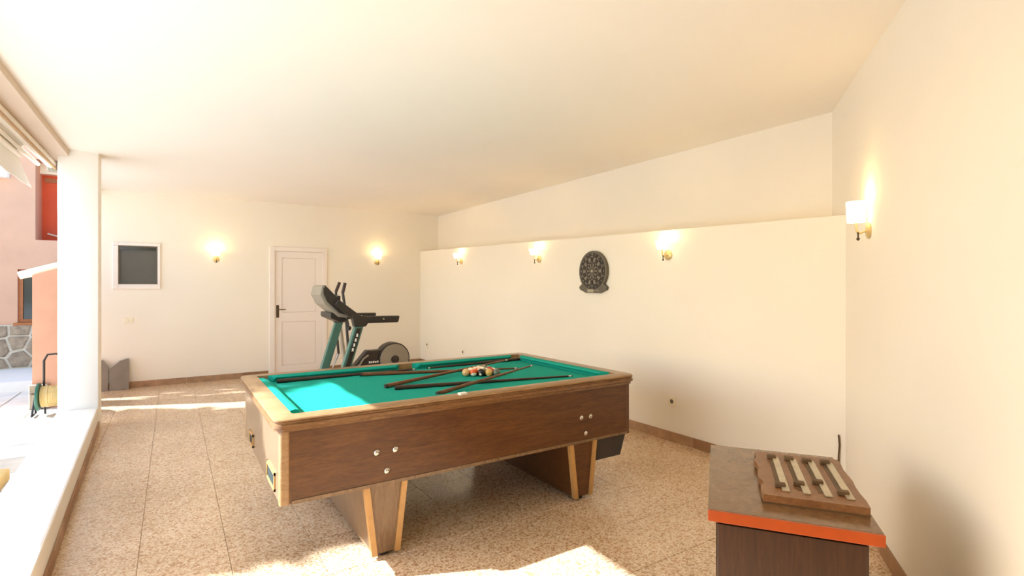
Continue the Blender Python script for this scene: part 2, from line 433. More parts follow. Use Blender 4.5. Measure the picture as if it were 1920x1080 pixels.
# stair wall with sloping coping
sw = thing('stair_wall', 'pink rendered stair wall with pale sloping coping beside the pillar', 'wall', (-1.36, 8.08, 0))
m = MB(); m.hexa([(0, 0, -.02), (.45, 0, -.02), (.45, .22, -.02), (0, .22, -.02)], [(0, 0, 1.55), (.45, 0, 1.71), (.45, .22, 1.71), (0, .22, 1.55)])
obj('wall_body', m, 'pink_render', sw)
m = MB(); m.tube([(-.13, .1, 1.545), (0, .1, 1.585), (.46, .1, 1.745)], [.045, .05, .05], 10)
obj('coping', m, 'coping', sw, smooth=True)
stones(sw, -.03, .16, 0, .29, .13, -.005, 5, t=.05, gap=.95)
# hose reel
hr = thing('hose_reel', 'garden hose reel with black handle and pale yellow hose', 'hose reel', (-1.12, 7.62, 0))
m = MB(); m.lathe([(.02, -.12), (.135, -.125), (.15, -.12), (.15, -.10), (.13, -.095), (.02, -.1)], 24, (0, 0, .21), 'x')
obj('reel_disc', m, 'reel_green', hr, smooth=True)
m = MB(); m.lathe([(.02, .10), (.135, .095), (.15, .10), (.15, .12), (.13, .125), (.02, .12)], 24, (0, 0, .21), 'x')
obj('reel_disc', m, 'reel_green', hr, smooth=True)
m = MB(); m.tube([((-.085+.17*t/120), .10*math.cos(2*PI*t/15), .21+.10*math.sin(2*PI*t/15)) for t in range(121)], .018, 6)
obj('hose', m, 'hose', hr, smooth=True)
m = MB(); m.tube([(-.07, .1, .0), (-.075, .06, .35), (-.07, .03, .60), (-.04, .03, .665), (.04, .03, .67), (.08, .03, .60), (.085, .06, .35), (.08, .1, 0)], .011, 8)
obj('handle', m, 'black_plastic', hr, smooth=True)
for s_ in (-.15, .15):
    m = MB(); m.tube([(s_, -.1, .02), (s_*.93, 0, .21), (s_, .1, .02), (s_, -.1, .02)], .011, 8)
    obj('stand_leg', m, 'black_plastic', hr, smooth=True)
# tan mat
m = MB(); m.loft([[(x, v, z) for x, z in ((-1.0, .005), (-1.0, .05), (-1.25, .06), (-1.5, .05), (-1.5, .005))] for v in (4.75, 4.98)])
m.loft([[(x, v, z) for x, z in ((-1.0, .005), (-1.0, .09), (-1.25, .10), (-1.5, .09), (-1.5, .005))] for v in (4.985, 5.22)])
tag(obj('folded_mat', m, 'mat_tan', bevel=.01), 'folded tan mat lying on the patio beside the kerb', 'mat')
# awning
aw = thing('awning', 'white retractable awning with hanging valance under the eave', 'awning', (-1.03, 4.5, 2.6))
def al(mb): return sh(mb, aw.location)
m = MB(); m.tube([(-1.03, .4, 2.645), (-1.03, 7.1, 2.66)], .045, 12)
obj('cassette', al(m), 'awning_metal', aw, smooth=True)
m = MB(); m.box(-1.0, -.985, .4, 7.1, 2.60, 2.625)
obj('cassette_edge', al(m), 'tan_edge', aw)
m = MB(); m.tube([(-1.13, .4, 2.56), (-1.13, 6.16, 2.56)], .03, 10)
obj('front_bar', al(m), 'awning_metal', aw, smooth=True)
m = MB(); m.tube([(-1.1, 4.9, 2.60), (-1.09, 6.72, 2.60)], .018, 8)
obj('arm', al(m), 'awning_metal', aw, smooth=True)
m = MB(); m.tube([(-1.1, .6, 2.60), (-1.09, 2.3, 2.60)], .018, 8)
obj('arm', al(m), 'awning_metal', aw, smooth=True)
m = MB(); n = 60; top = []; bot = []
for k in range(n+1):
    v = .4+(6.14-.4)*k/n; vb_ = .4+(6.5-.4)*k/n
    top.append((v, -1.13)); bot.append((vb_, -1.105+.006*math.sin(k*1.3)))
vs = [(u, v, 2.55) for v, u in top]+[(u, v, 2.336) for v, u in bot]+[(u+.004, v, 2.55) for v, u in top]+[(u+.004, v, 2.336) for v, u in bot]
N = n+1
m.add(vs, [(k, k+1, N+k+1, N+k) for k in range(n)]+[(2*N+k, 3*N+k, 3*N+k+1, 2*N+k+1) for k in range(n)]+[(N+k, N+k+1, 3*N+k+1, 3*N+k) for k in range(n)])
obj('valance', al(m), 'awning_fabric', aw, smooth=True)
m = MB(); m.hexa([(-1.13, .4, 2.585), (-1.13, 6.1, 2.585), (-1.03, 6.1, 2.69), (-1.03, .4, 2.69)], [(-1.13, .4, 2.59), (-1.13, 6.1, 2.59), (-1.03, 6.1, 2.695), (-1.03, .4, 2.695)])
obj('fabric', al(m), 'awning_fabric', aw)
m = MB(); m.box(-1.06, -.96, 6.95, 7.0, 2.58, 2.70)
obj('bracket', al(m), 'grey_plastic', aw, bevel=.01)
# unseen trees added left of the frame to shade the table and far floor
def tree(label, loc, rx, ry, rzz, zc, n, seed, zmin=0):
    tr = thing('unseen_shade_tree', label, 'tree', loc, 0, 'added shade trees')
    m = MB(); m.tube([(0, 0, 0), (.05, .03, 1.5), (0, .05, 3.2), (.05, 0, zc-.4)], [.13, .11, .09, .05], 10)
    obj('trunk', m, 'bark', tr, smooth=True)
    m = MB(); rr = random.Random(seed)
    for i in range(n):
        while True:
            p = Vector((rr.uniform(-1, 1), rr.uniform(-1, 1), rr.uniform(-1, 1)))
            if p.length < 1 and zc+p.z*rzz > zmin: break
        p = Vector((p.x*rx, p.y*ry, zc+p.z*rzz))
        a = Vector((rr.uniform(-1, 1), rr.uniform(-1, 1), rr.uniform(-1, 1))).normalized(); b_ = a.orthogonal().normalized(); s = rr.uniform(.09, .16)
        m.add([p-a*s, p+b_*s*.5, p+a*s, p-b_*s*.5], [(0, 1, 2, 3)])
    obj('foliage', m, 'leaf', tr, kind='stuff')
tree('unseen leafy tree added left of the pillar to shade the table', (-6.2, 7.75, -.03), .6, 2.15, 1.88, 4.6, 5600, 11, 4.2)
tree('unseen leafy tree added left of the pillar to shade the far floor', (-6.4, 11.75, -.03), .8, 1.4, 1.5, 5.9, 1700, 12)

# ------------------------------------------------------------------ pool table
T0, T1, V0, V1, ZT, ZB = .39, 2.745, 2.62, 4.08, .80, .755
pt = thing('pool_table', 'brown wooden pool table with green felt in the middle of the room', 'pool table', ((T0+T1)/2, (V0+V1)/2, 0))
def tl(mb): return sh(mb, pt.location)
RW = .098
m = MB()
def ring(prof): return MB().loft([rrect(T0+o, T1-o, V0+o, V1-o, max(.012, .05-o*.4), z, 5) for o, z in prof], close=True)
obj('rail', tl(ring([(.003, .787), (.002, .795), (.008, .80), (RW, .80), (RW, .735), (.03, .735), (.03, .787)])), 'rail_wood', pt, smooth=True)
obj('rail_molding', tl(ring([(.012, .735), (.012, .748), (0, .755), (0, .770), (.006, .775), (.006, .780), (0, .786), (.0295, .786), (.0295, .735)])), 'molding_wood', pt, smooth=True)
B0, B1, E0, E1 = T0+.035, T1-.035, V0+.035, V1-.035
ZP = .388
bx = MB(); bx.box(B0+.02, B1-.02, E0+.02, E1-.02, ZP+.004, .74)
obj('cabinet_core', tl(bx), 'table_under', pt)
obj('side_panel', tl(MB().box(B0+.04, B1-.012, E0, E0+.02, ZP, .742)), 'table_wood', pt)
obj('side_panel', tl(MB().box(B0+.04, B1-.012, E1-.02, E1, ZP, .742)), 'table_wood', pt)
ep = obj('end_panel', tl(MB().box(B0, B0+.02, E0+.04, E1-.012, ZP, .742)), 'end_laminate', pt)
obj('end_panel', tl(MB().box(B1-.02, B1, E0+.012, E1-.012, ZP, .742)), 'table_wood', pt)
for (v_a, v_b, z_a, z_b) in ((2.79, 3.04, .41, .50), (3.62, 3.78, .41, .49)):
    m = MB()
    for q in ((v_a, v_b, z_a, z_a+.012), (v_a, v_b, z_b-.012, z_b), (v_a, v_a+.012, z_a, z_b), (v_b-.012, v_b, z_a, z_b)): m.box(B0-.008, B0+.002, *q)
    sl = obj('ball_slot', tl(m), 'leg_trim', ep)
    obj('slot_panel', tl(MB().box(B0-.003, B0+.001, v_a+.012, v_b-.012, z_a+.012, z_b-.012)), 'pocket_hole', ep)
for (u, v) in ((B0+.02, E0+.02), (B0+.02, E1-.016), (B1-.012, E0+.008), (B1-.012, E1-.008)):
    m = MB(); r = .024 if u < 1 else .014
    m.loft([rrect(u-r, u+r, v-r, v+r, r*.6, z, 4) for z in (ZP-.004, .742)])
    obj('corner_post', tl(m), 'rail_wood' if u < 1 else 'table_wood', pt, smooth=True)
obj('bottom_edge', tl(MB().box(B0+.05, B1-.02, E0-.004, E0+.01, ZP-.006, ZP+.012)), 'leg_wood', pt)
# bed and cushions
obj('felt_bed', tl(MB().box(T0+RW, T1-RW, V0+RW, V1-RW, .735, ZB)), 'felt', pt)
a0, a1, b0, b1 = T0+RW, T1-RW, V0+RW, V1-RW
csec = [(0, .799), (.03, .799), (.052, .792), (.054, .786), (.035, .768), (.03, .756), (0, .756)]
um = (a0+a1)/2; pk = .07
def cushion(p, q, inn):
    P, Q = Vector((p[0], p[1], 0)), Vector((q[0], q[1], 0)); d = (Q-P).normalized(); N_ = Vector((inn[0], inn[1], 0))
    L0 = [P+d*(o*.8)+N_*o+Vector((0, 0, z)) for o, z in csec]; L1 = [Q-d*(o*.8)+N_*o+Vector((0, 0, z)) for o, z in csec]
    obj('cushion', tl(MB().loft([L0, L1])), 'felt', pt, smooth=False)
for vv, nn in ((b0, 1), (b1, -1)):
    cushion((a0+pk, vv), (um-pk*.8, vv), (0, nn)); cushion((um+pk*.8, vv), (a1-pk, vv), (0, nn))
cushion((a0, b0+pk), (a0, b1-pk), (1, 0)); cushion((a1, b0+pk), (a1, b1-pk), (-1, 0))
def pocket(cx, cy, a_from, a_to, r=.058):
    m = MB(); n = 12
    ins, out = [], []
    lo = []
    for k in range(n+1):
        a = a_from+(a_to-a_from)*k/n; c_, s_ = math.cos(a), math.sin(a)
        lo.append([(cx+c_*r, cy+s_*r, .7555), (cx+c_*r, cy+s_*r, .7985), (cx+c_*(r+.014), cy+s_*(r+.014), .7985), (cx+c_*(r+.014), cy+s_*(r+.014), .7555)])
    m.loft(lo)
    p = obj('pocket', tl(m), 'pocket_leather', pt, smooth=True)
    m = MB(); m.lathe([(.001, .7555), (r*.98, .7555), (r*.98, .7575), (.001, .7575)], 18, (cx, cy, 0))
    obj('hole', tl(m), 'pocket_hole', p)
q = .02
pocket(a0+q, b0+q, PI*.9, PI*1.6); pocket(a0+q, b1-q, PI*.4, PI*1.1); pocket(a1-q, b0+q, PI*1.4, PI*2.1); pocket(a1-q, b1-q, -PI*.1, PI*.6)
pocket(um, b1+.005, PI*.1, PI*.9, .05); pocket(um, b0-.005, PI*1.1, PI*1.9, .05)
# bolts
for (u, z) in ((.888, .558), (.989, .558), (.943, .454), (2.272, .549), (2.351, .549), (2.309, .441)):
    m = MB(); m.lathe([(.016, E0+.001), (.016, E0-.004), (.011, E0-.009), (.004, E0-.011)], 12, (u, 0, z), 'y')
    obj('bolt', tl(m), 'chrome', pt, smooth=True)
# pedestal legs
for uc in (.94, 2.295):
    lg_m = MB()
    t0, t1, f0, f1 = .112, .07, E0+.012, E1-.02
    lg_m.hexa([(uc-t1, f0, .025), (uc+t1, f0, .025), (uc+t1, f1, .025), (uc-t1, f1, .025)], [(uc-t0, f0, ZP), (uc+t0, f0, ZP), (uc+t0, f1, ZP), (uc-t0, f1, ZP)])
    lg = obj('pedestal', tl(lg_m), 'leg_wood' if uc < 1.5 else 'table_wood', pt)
    for s in (-1, 1):
        m = MB(); w_ = .024
        xa = uc+s*t1; xb = uc+s*t0
        m.hexa([(xa-s*w_, f0-.012, .02), (xa+s*.006, f0-.012, .02), (xa+s*.006, f0+.02, .02), (xa-s*w_, f0+.02, .02)],
               [(xb-s*w_, f0-.012, ZP-.002), (xb+s*.006, f0-.012, ZP-.002), (xb+s*.006, f0+.02, ZP-.002), (xb-s*w_, f0+.02, ZP-.002)])
        obj('edge_trim', tl(m), 'leg_trim', lg)
    for vv in (f0+.05, f1-.05):
        m = MB(); m.lathe([(.03, 0), (.032, .008), (.025, .024), (.012, .03)], 14, (uc, vv, 0))
        obj('foot', tl(m), 'black_plastic', lg, smooth=True)
# dark return box right of the second leg
m = MB(); pr = [(2.40, .235), (2.645, .235), (2.70, ZP), (2.40, ZP)]
m.prism(pr, lambda p, t: (p[0], t, p[1]), E0+.02, E1-.3)
obj('return_box', tl(m), 'table_under', pt)

# cues
def cue(name_label, p, q, zp, zq, dark=False):
    P, Q = Vector((p[0], p[1], zp)), Vector((q[0], q[1], zq)); d = Q-P; L = d.length
    th = thing('pool_cue', name_label, 'cue', tuple(P), 0, 'cues on the pool table')
    def rad(t): return .0145-(.0145-.006)*min(1, t)
    def seg(nm, ta, tb, mt, extra=0, par=th):
        m = MB(); n = 6; pts = [d*(ta+(tb-ta)*k/n) for k in range(n+1)]
        rs = [rad(ta+(tb-ta)*k/n)+extra for k in range(n+1)]
        m.tube(pts, rs, 10); return obj(nm, m, mt, par, smooth=True)
    seg('bumper', 0, .012, 'black_plastic', -.001)
    seg('butt', .012, .5, 'cue_dark' if dark else 'cue_wood'); seg('shaft', .5, .975, 'cue_wood' if not dark else 'cue_dark')
    seg('ferrule', .975, .993, 'cue_ferrule', .0003); seg('tip', .993, 1.0, 'black_plastic', -.0004)
R0 = ZB+.0147; R1 = ZB+.0065
cue('brown cue lying along the far cushion near the left corner', (.60, 3.885), (1.62, 3.905), R0, R1, True)
cue('dark cue lying along the far cushion behind the balls', (2.60, 3.90), (1.72, 3.90), R0, R1, True)
cue('brown cue with its butt left of the middle, passing behind the balls', (1.161, 3.85), (2.332, 3.505), R0, R1)
cue('long brown cue crossing over another toward the far right corner pocket', (1.161, 3.307), (2.375, 3.724), R0, ZB+.044)
cue('dark cue lying straight in front of the racked balls', (1.195, 3.222), (2.468, 2.986), R0, R1, True)
cue('brown cue slanting across the cue in front of the balls', (1.341, 2.90), (2.274, 3.221), R0, ZB+.069, False)

# balls, racked in a triangle
def ball_mat(name, hexc, stripe):
    m_, nt, b = new_mat(name)
    v = pos(nt, world=False)
    s = nt.nodes.new('ShaderNodeSeparateXYZ'); nt.links.new(v, s.inputs[0])
    ab = nt.nodes.new('ShaderNodeMath'); ab.operation = 'ABSOLUTE'; nt.links.new(s.outputs[2], ab.inputs[0])
    cr = .0155 if stripe else .0262
    lt = nt.nodes.new('ShaderNodeMath'); lt.operation = 'LESS_THAN'; lt.inputs[1].default_value = cr; nt.links.new(ab.outputs[0], lt.inputs[0])
    mx = nt.nodes.new('ShaderNodeMix'); mx.data_type = 'RGBA'; nt.links.new(lt.outputs[0], mx.inputs[0])
    mx.inputs[6].default_value = lin('efe4cc'); mx.inputs[7].default_value = lin(hexc)
    nt.links.new(mx.outputs[2], b.inputs['Base Color']); b.inputs['Roughness'].default_value = .12
cols = [('tan', 'd8ab70'), ('orange', 'd9571d'), ('black', '1c1a16'), ('yellow', 'd8a85a'), ('grey_green', '5c6a5a'), ('olive', '8a8258'), ('red', 'b23a22'), ('cream', 'e6d4b0')]
for n_, h_ in cols:
    ball_mat('ball_'+n_, h_, False); ball_mat('stripe_'+n_, h_, True)
# front row first, left to right
rows = [['tan', 'stripe_orange', 'black', 'yellow', 'grey_green'], ['stripe_cream', 'orange', 'olive', 'stripe_red'], ['stripe_tan', 'stripe_yellow', 'red'], ['cream', 'stripe_grey_green'], ['stripe_olive']]
rname = ['front row', 'second row', 'third row', 'fourth row', 'apex']
pos_w = [['leftmost'], [], []]
ordn = {5: ['leftmost', 'second from left', 'middle', 'second from right', 'rightmost'], 4: ['leftmost', 'second from left', 'second from right', 'rightmost'],
        3: ['left', 'middle', 'right'], 2: ['left', 'right'], 1: ['at the back']}
cr_, cf_ = Vector((.8387, -.5446)), Vector((.5446, .8387))
BR = .0283; base = Vector((1.915, 3.366))
ball_me = None
for i, row in enumerate(rows):
    n = len(row)
    for j, cname in enumerate(row):
        p = base+cr_*((j-(n-1)/2)*BR*2.02)+cf_*(i*BR*1.75)
        m = MB()
        if ball_me is None:
            loops = []
            for a in range(1, 12):
                th_ = PI*a/12; loops.append([(BR*math.sin(th_)*math.cos(2*PI*k/20), BR*math.sin(th_)*math.sin(2*PI*k/20), BR*math.cos(th_)) for k in range(20)])
            m.loft(loops)
            o = obj('pool_ball', m, 'felt', smooth=True); ball_me = o.data
        else:
            o = bpy.data.objects.new('pool_ball', ball_me); C.objects.link(o)
        mat = MATS[cname if cname.startswith('stripe_') else 'ball_'+cname]
        o.material_slots[0].link = 'OBJECT'; o.material_slots[0].material = mat
        o.location = (p.x, p.y, ZB+BR+.0002); o.rotation_euler = (random.uniform(.3, 1.3), random.uniform(-.6, .6), random.uniform(0, 3))
        cn = cname.replace('stripe_', 'cream and ').replace('_', ' ')
        kind_ = 'striped' if cname.startswith('stripe_') else 'plain'
        lab = f'{kind_} {cn} ball, {ordn[n][j]} in the {rname[i]} of the rack' if n > 1 else f'{kind_} {cn} pool ball at the far apex of the rack'
        tag(o, lab, 'pool ball', 'balls racked on the pool table')
m = MB(); m.loft([rrect(-.024, .024, -.016, .016, .004, z, 3) for z in (0, .009, .011)])
o = tag(obj('chalk_block', m, 'chalk', smooth=True), 'small white chalk block on the near rail of the pool table', 'chalk'); o.location = (1.394, 2.668, ZT+.0005); o.rotation_euler = (0, 0, .05)

# ------------------------------------------------------------------ wooden cabinet and the board on it
ang = math.atan2(DY, DX)
cb = thing('side_cabinet', 'brown wooden cabinet beside the right wall with a board on top', 'cabinet', (1.49, 1.101, 0), ang)
# local x = away along wall, local y: to the left is +, the cabinet spans y from -W to 0
CD, CW, CH = .765, .495, .68
tp = MB(); tp.box(0.004, CD, -CW, 0, CH-.036, CH)
obj('top', tp, 'cabinet_top', cb, bevel=.003)
obj('top_edge', MB().box(-.006, .004, -CW, 0, CH-.036, CH), 'cabinet_edge', cb, bevel=.002)
body = obj('body', MB().box(.03, CD-.02, -CW+.035, -.025, .05, CH-.036), 'cabinet_wood', cb)
obj('plinth', MB().box(.06, CD-.04, -CW+.06, -.05, 0, .05), 'table_under', cb)
dr = obj('door', MB().box(.018, .03, -CW+.04, -.03, .06, CH-.05), 'cabinet_wood', cb, bevel=.002)
# board with four metal strips
bd = thing('score_board', 'carved wooden board with four metal strips lying on the cabinet', 'board', (1.694, 1.03, CH), ang)
Lb, Wb = .505, .31
poly = []
for k in range(13):
    t = k/12; poly.append((Lb*t, .006*math.sin(t*19)+.004*math.sin(t*43)))
poly += [(Lb, -Wb)]
for k in range(9):
    t = 1-k/8; poly.append((Lb*t, -Wb-.003*math.sin(t*15)))
poly2 = poly[:-1]+[(0, -Wb)]
m = MB(); m.prism(poly2, lambda p, t: (p[0], p[1], t), .006, .030)
obj('board', m, 'board_wood', bd)
obj('batten', MB().box(0, .03, -Wb, 0, 0, .006), 'clip_dark', bd); obj('batten', MB().box(Lb-.03, Lb, -Wb, 0, 0, .006), 'clip_dark', bd)
for i in range(4):
    yc = -.075-i*.064
    xa, xb = .05, .43
    obj('metal_strip', MB().box(xa, xb, yc-.012, yc+.012, .030, .036), 'strip_metal', bd, bevel=.002)
    obj('groove', MB().box(xa+.03, xb, yc+.013, yc+.026, .0295, .0315), 'clip_dark', bd)
    for xx in ((.09, .13, .17)[i % 3], .42):
        cl = obj('clip', MB().box(xx-.012, xx+.012, yc-.002, yc+.032, .030, .046), 'clip_dark', bd, bevel=.003)
# short cable at the corner
m = MB(); m.tube([(UW-.012, CV+.04, .40), (UW-.010, CV+.035, .33), (UW-.012, CV+.04, .25), (UW-.012, CV+.04, .18)], .006, 6)
tag(obj('wall_cable', m, 'clip_dark', smooth=True), 'short dark cable hanging in the wall corner behind the cabinet', 'cable')

# ------------------------------------------------------------------ dartboard
db = thing('dartboard', 'dark oval electronic dartboard on the cream wall', 'dartboard', (UW, 4.276, 1.585))
def dbf(p, t): return (-t, -p[0], p[1])          # p = (right in view, up)
out = []
for k in range(29):
    a = math.radians(-38+256*k/28); out.append((.222*math.cos(a), .222*math.sin(a)+.0))
low = [(-.2, -.155), (-.222, -.172), (-.21, -.2), (-.11, -.237), (.11, -.237), (.21, -.2), (.222, -.172), (.2, -.155)]
m = MB(); m.prism(out+low, dbf, 0, .035)
obj('housing', m, 'dart_body', db, bevel=.004)
def sector(m, a0_, a1_, r0, r1, ta, tb, n=3):
    poly = [(r1*math.cos(a0_+(a1_-a0_)*k/n), r1*math.sin(a0_+(a1_-a0_)*k/n)) for k in range(n+1)]+[(r0*math.cos(a1_-(a1_-a0_)*k/n), r0*math.sin(a1_-(a1_-a0_)*k/n)) for k in range(n+1)]
    m.prism(poly, dbf, ta, tb)
m = MB(); m.prism([(.196*math.cos(2*PI*k/40), .196*math.sin(2*PI*k/40)) for k in range(40)], dbf, .034, .038)
obj('face', m, 'dart_dark', db)
md, mg = MB(), MB()
for k in range(20):
    a = PI/2+2*PI*(k-.5)/20; a2 = a+2*PI/20
    g_ = .02
    for i, (r0, r1) in enumerate(((.02, .082), (.086, .098), (.102, .148), (.152, .163))):
        big = i in (0, 2)
        dark = (k % 2 == 0) if big else (k % 2 == 1)
        sector(md if dark else mg, a+g_, a2-g_, r0, r1, .038, .042)
obj('dark_segments', md, 'dart_dark', db, kind='stuff'); obj('grey_segments', mg, 'dart_grey', db, kind='stuff')
m = MB(); m.lathe([(.016, -.038), (.016, -.044), (.006, -.046)], 14, (0, 0, 0), 'x'); obj('bullseye', m, 'dart_display', db)
nums = [20, 1, 18, 4, 13, 6, 10, 15, 2, 17, 3, 19, 7, 16, 8, 11, 14, 9, 12, 5]
nmb = MB()
for k, nn in enumerate(nums):
    a = PI/2-2*PI*k/20
    x, z = .18*math.cos(a), .18*math.sin(a)
    M = Matrix(((0, 0, -1, -.0385), (-1, 0, 0, -x), (0, 1, 0, z), (0, 0, 0, 1)))
    text_into(nmb, str(nn), .026, M)
obj('number_ring', nmb, 'dart_display', db, kind='stuff')
obj('display', MB().box(-.037, -.034, .0-.06+.04, .08, -.228, -.196), 'dart_display', db)
for k in range(3):
    m = MB(); m.lathe([(.007, -.034), (.007, -.04), (.003, -.042)], 10, (0, -.05-.025*k, -.21), 'x'); obj('button', m, 'dart_display', db)

# ------------------------------------------------------------------ wall lamps
def sconce(loc, rz, label, tall=False):
    """local -y points into the room"""
    t = thing('wall_sconce', label, 'wall lamp', loc, rz, 'wall sconces')
    ay = .066 if tall else .085
    m = MB(); m.lathe([(.045, 0), (.045, -.008), (.036, -.014), (.012, -.018)], 20, (0, 0, -.05), 'y'); obj('wall_plate', m, 'brass', t, smooth=True)
    m = MB(); m.tube([(0, -.015, -.05), (0, -ay*.7, -.062), (0, -ay+.003, -.05), (0, -ay, -.02), (0, -ay, 0)], .006, 8); obj('arm', m, 'brass', t, smooth=True)
    m = MB(); m.lathe([(.004, -.105), (.010, -.095), (.004, -.085), (.006, -.055)], 10, (0, -ay*.85, 0)); obj('finial', m, 'door_plate', t, smooth=True)
    if tall: pr_ = [(.008, -.002), (.046, 0), (.051, .12), (.047, .12), (.042, .006), (.008, .004)]
    else: pr_ = [(.008, -.002), (.042, 0), (.062, .075), (.057, .075), (.038, .006), (.008, .004)]
    m = MB(); m.lathe(pr_, 20, (0, -ay, 0)); obj('shade', m, 'lamp_glass', t, smooth=True)
    ld = bpy.data.lights.new('bulb', 'POINT'); ld.energy = 1.3; ld.color = (1, .70, .32); ld.shadow_soft_size = .02
    lo_ = bpy.data.objects.new('bulb', ld); C.objects.link(lo_); lo_.parent = t; lo_.location = (0, -ay, .13 if tall else .085)
    return t
sconce((.55, VB, 1.88), 0, 'small wall sconce between the window and the white door')
sconce((3.03, VB, 1.90), 0, 'glowing wall sconce right of the white door above the treadmill')
sconce((UW, 7.40, 1.865), -PI/2, 'wall sconce nearest the far room corner on the dartboard wall')
sconce((UW, 5.30, 1.81), -PI/2, 'wall sconce just left of the dartboard')
sconce((UW, 3.27, 1.76), -PI/2, 'wall sconce just right of the dartboard')
p = on_right(-.60)
sconce((p[0], p[1], 1.79), math.atan2(DY, DX)+PI, 'large bright wall sconce on the near right wall above the cabinet', True)

# sockets and switch
def plate(name, label, cat, loc, rz, w_, h_, dark=False):
    t = thing(name, label, cat, loc, rz)
    obj('cover', MB().box(-w_/2, w_/2, -.008, 0, -h_/2, h_/2), 'switch_plastic', t, bevel=.003)
    if name == 'wall_socket':
        m = MB(); m.lathe([(.002, -.0085), (.02, -.0085), (.02, -.0095), (.002, -.0095)], 16, (0, 0, 0), 'y'); obj('outlet', m, 'dart_body', t)
    else:
        for s in (-1, 1): obj('rocker', MB().box(s*w_*.24-w_*.2, s*w_*.24+w_*.2, -.012, -.008, -h_*.36, h_*.36), 'switch_plastic', t, bevel=.002)
plate('light_switch', 'cream double light switch below the small window', 'switch', (-.515, VB, .945), 0, .11, .075)
plate('wall_socket', 'cream wall socket low on the wall right of the pool table', 'socket', (UW, 3.225, .365), -PI/2, .085, .085)
plate('wall_socket', 'wall socket low on the wall beside the far corner', 'socket', (UW, 8.736, .372), -PI/2, .1, .14)
plate('wall_socket', 'small wall socket low behind the far edge of the pool table', 'socket', (UW, 7.35, .383), -PI/2, .075, .08)

# slate boards leaning on the back wall
def board(label, poly, off):
    m = MB(); m.prism(poly, lambda p, t: (p[0], t, p[1]), 0, .018)
    o = tag(obj('slate_board', m, 'slate', bevel=.003), label, 'board', 'grey boards by the pillar')
    o.location = (off, 8.92, .001); o.rotation_euler = (math.radians(-11), 0, 0)
    return o
board('grey cut board leaning on the back wall nearer the window side', [(0, 0), (.215, 0), (.215, .40), (.205, .43), (.11, .40), (0, .30)], -.72)
board('grey cut board leaning on the back wall half behind the pillar', [(0, 0), (-.21, 0), (-.21, .41), (-.15, .44), (-.06, .42), (0, .33)], -.735)

# ------------------------------------------------------------------ treadmill (runs along +x, near side at low y)
tm_ = thing('treadmill', 'dark treadmill with green uprights standing behind the pool table', 'treadmill', (1.5, 5.355, 0))
def ml(mb): return sh(mb, tm_.location)
NV, FV = 5.0, 5.71
for v in (NV, FV):
    s = .04
    m = MB(); m.hexa([(1.16, v-.03, .10), (1.25, v-.03, .10), (1.25, v+.03, .10), (1.16, v+.03, .10)], [(1.455, v-.03, 1.05), (1.54, v-.03, 1.05), (1.54, v+.03, 1.05), (1.455, v+.03, 1.05)])
    up = obj('upright', ml(m), 'treadmill_green', tm_, bevel=.008)
    m = MB(); dxz = (.30/.95)
    def pt_(z, o): return 1.16+(z-.10)*dxz*.985+o
    m.hexa([(pt_(.45, .03), v-.034, .45), (pt_(.45, .07), v-.034, .45), (pt_(.45, .07), v-.028, .45), (pt_(.45, .03), v-.028, .45)], [(pt_(1.02, .022), v-.034, 1.02), (pt_(1.02, .066), v-.034, 1.02), (pt_(1.02, .066), v-.028, 1.02), (pt_(1.02, .022), v-.028, 1.02)])
    if v == NV:
        obj('decal', ml(m), 'black_plastic', up)
        m = MB()
        for k in range(4):
            z = .82+k*.045; x = pt_(z, .043)
            m.hexa([(x-.009, v-.037, z-.014), (x+.009, v-.037, z-.014), (x+.009, v-.033, z-.014), (x-.009, v-.033, z-.014)], [(x-.004+.004*(k % 2), v-.037, z+.016), (x+.012-.004*(k % 2), v-.037, z+.016), (x+.012, v-.033, z+.016), (x-.004, v-.033, z+.016)])
        obj('lettering', ml(m), 'white_print', up)
    m = MB(); m.hexa([(1.445, v-.038, 1.035), (1.555, v-.038, 1.035), (1.555, v+.038, 1.035), (1.445, v+.038, 1.035)], [(1.42, v-.038, 1.15), (1.62, v-.038, 1.125), (1.62, v+.038, 1.125), (1.42, v+.038, 1.15)])
    obj('upright_cap', ml(m), 'black_plastic', tm_, bevel=.008)
    m = MB(); m.hexa([(1.50, v-.03, 1.065), (1.885, v-.03, 1.063), (1.885, v+.03, 1.063), (1.50, v+.03, 1.065)], [(1.46, v-.03, 1.135), (1.90, v-.03, 1.128), (1.90, v+.03, 1.128), (1.46, v+.03, 1.135)])
    hd = obj('handrail', ml(m), 'black_plastic', tm_, bevel=.012)
    m = MB(); m.lathe([(.009, v-.030), (.009, v-.034), (.004, v-.035)], 10, (1.73, 0, 1.10), 'y'); obj('screw', ml(m), 'chrome', hd)
    m = MB(); m.hexa([(1.27, v-.03, 1.25), (1.48, v-.03, 1.065), (1.48, v+.03, 1.065), (1.27, v+.03, 1.25)], [(1.30, v-.03, 1.30), (1.52, v-.03, 1.13), (1.52, v+.03, 1.13), (1.30, v+.03, 1.30)])
    obj('console_arm', ml(m), 'black_plastic', tm_, bevel=.008)
CFV = 5.42
prof = [(1.165, 1.425), (1.185, 1.432), (1.42, 1.185), (1.40, 1.12), (1.33, 1.13), (1.19, 1.25), (1.145, 1.34)]
m = MB(); m.prism(prof, lambda p, t: (p[0], t, p[1]), NV+.035, CFV)
co = obj('console', ml(m), 'grey_plastic', tm_, bevel=.012)
m = MB(); m.prism([(1.178, 1.405), (1.195, 1.418), (1.405, 1.195), (1.385, 1.15), (1.32, 1.17), (1.21, 1.28), (1.178, 1.35)], lambda p, t: (p[0], t, p[1]), NV+.026, NV+.036); obj('end_cap', ml(m), 'black_plastic', co)
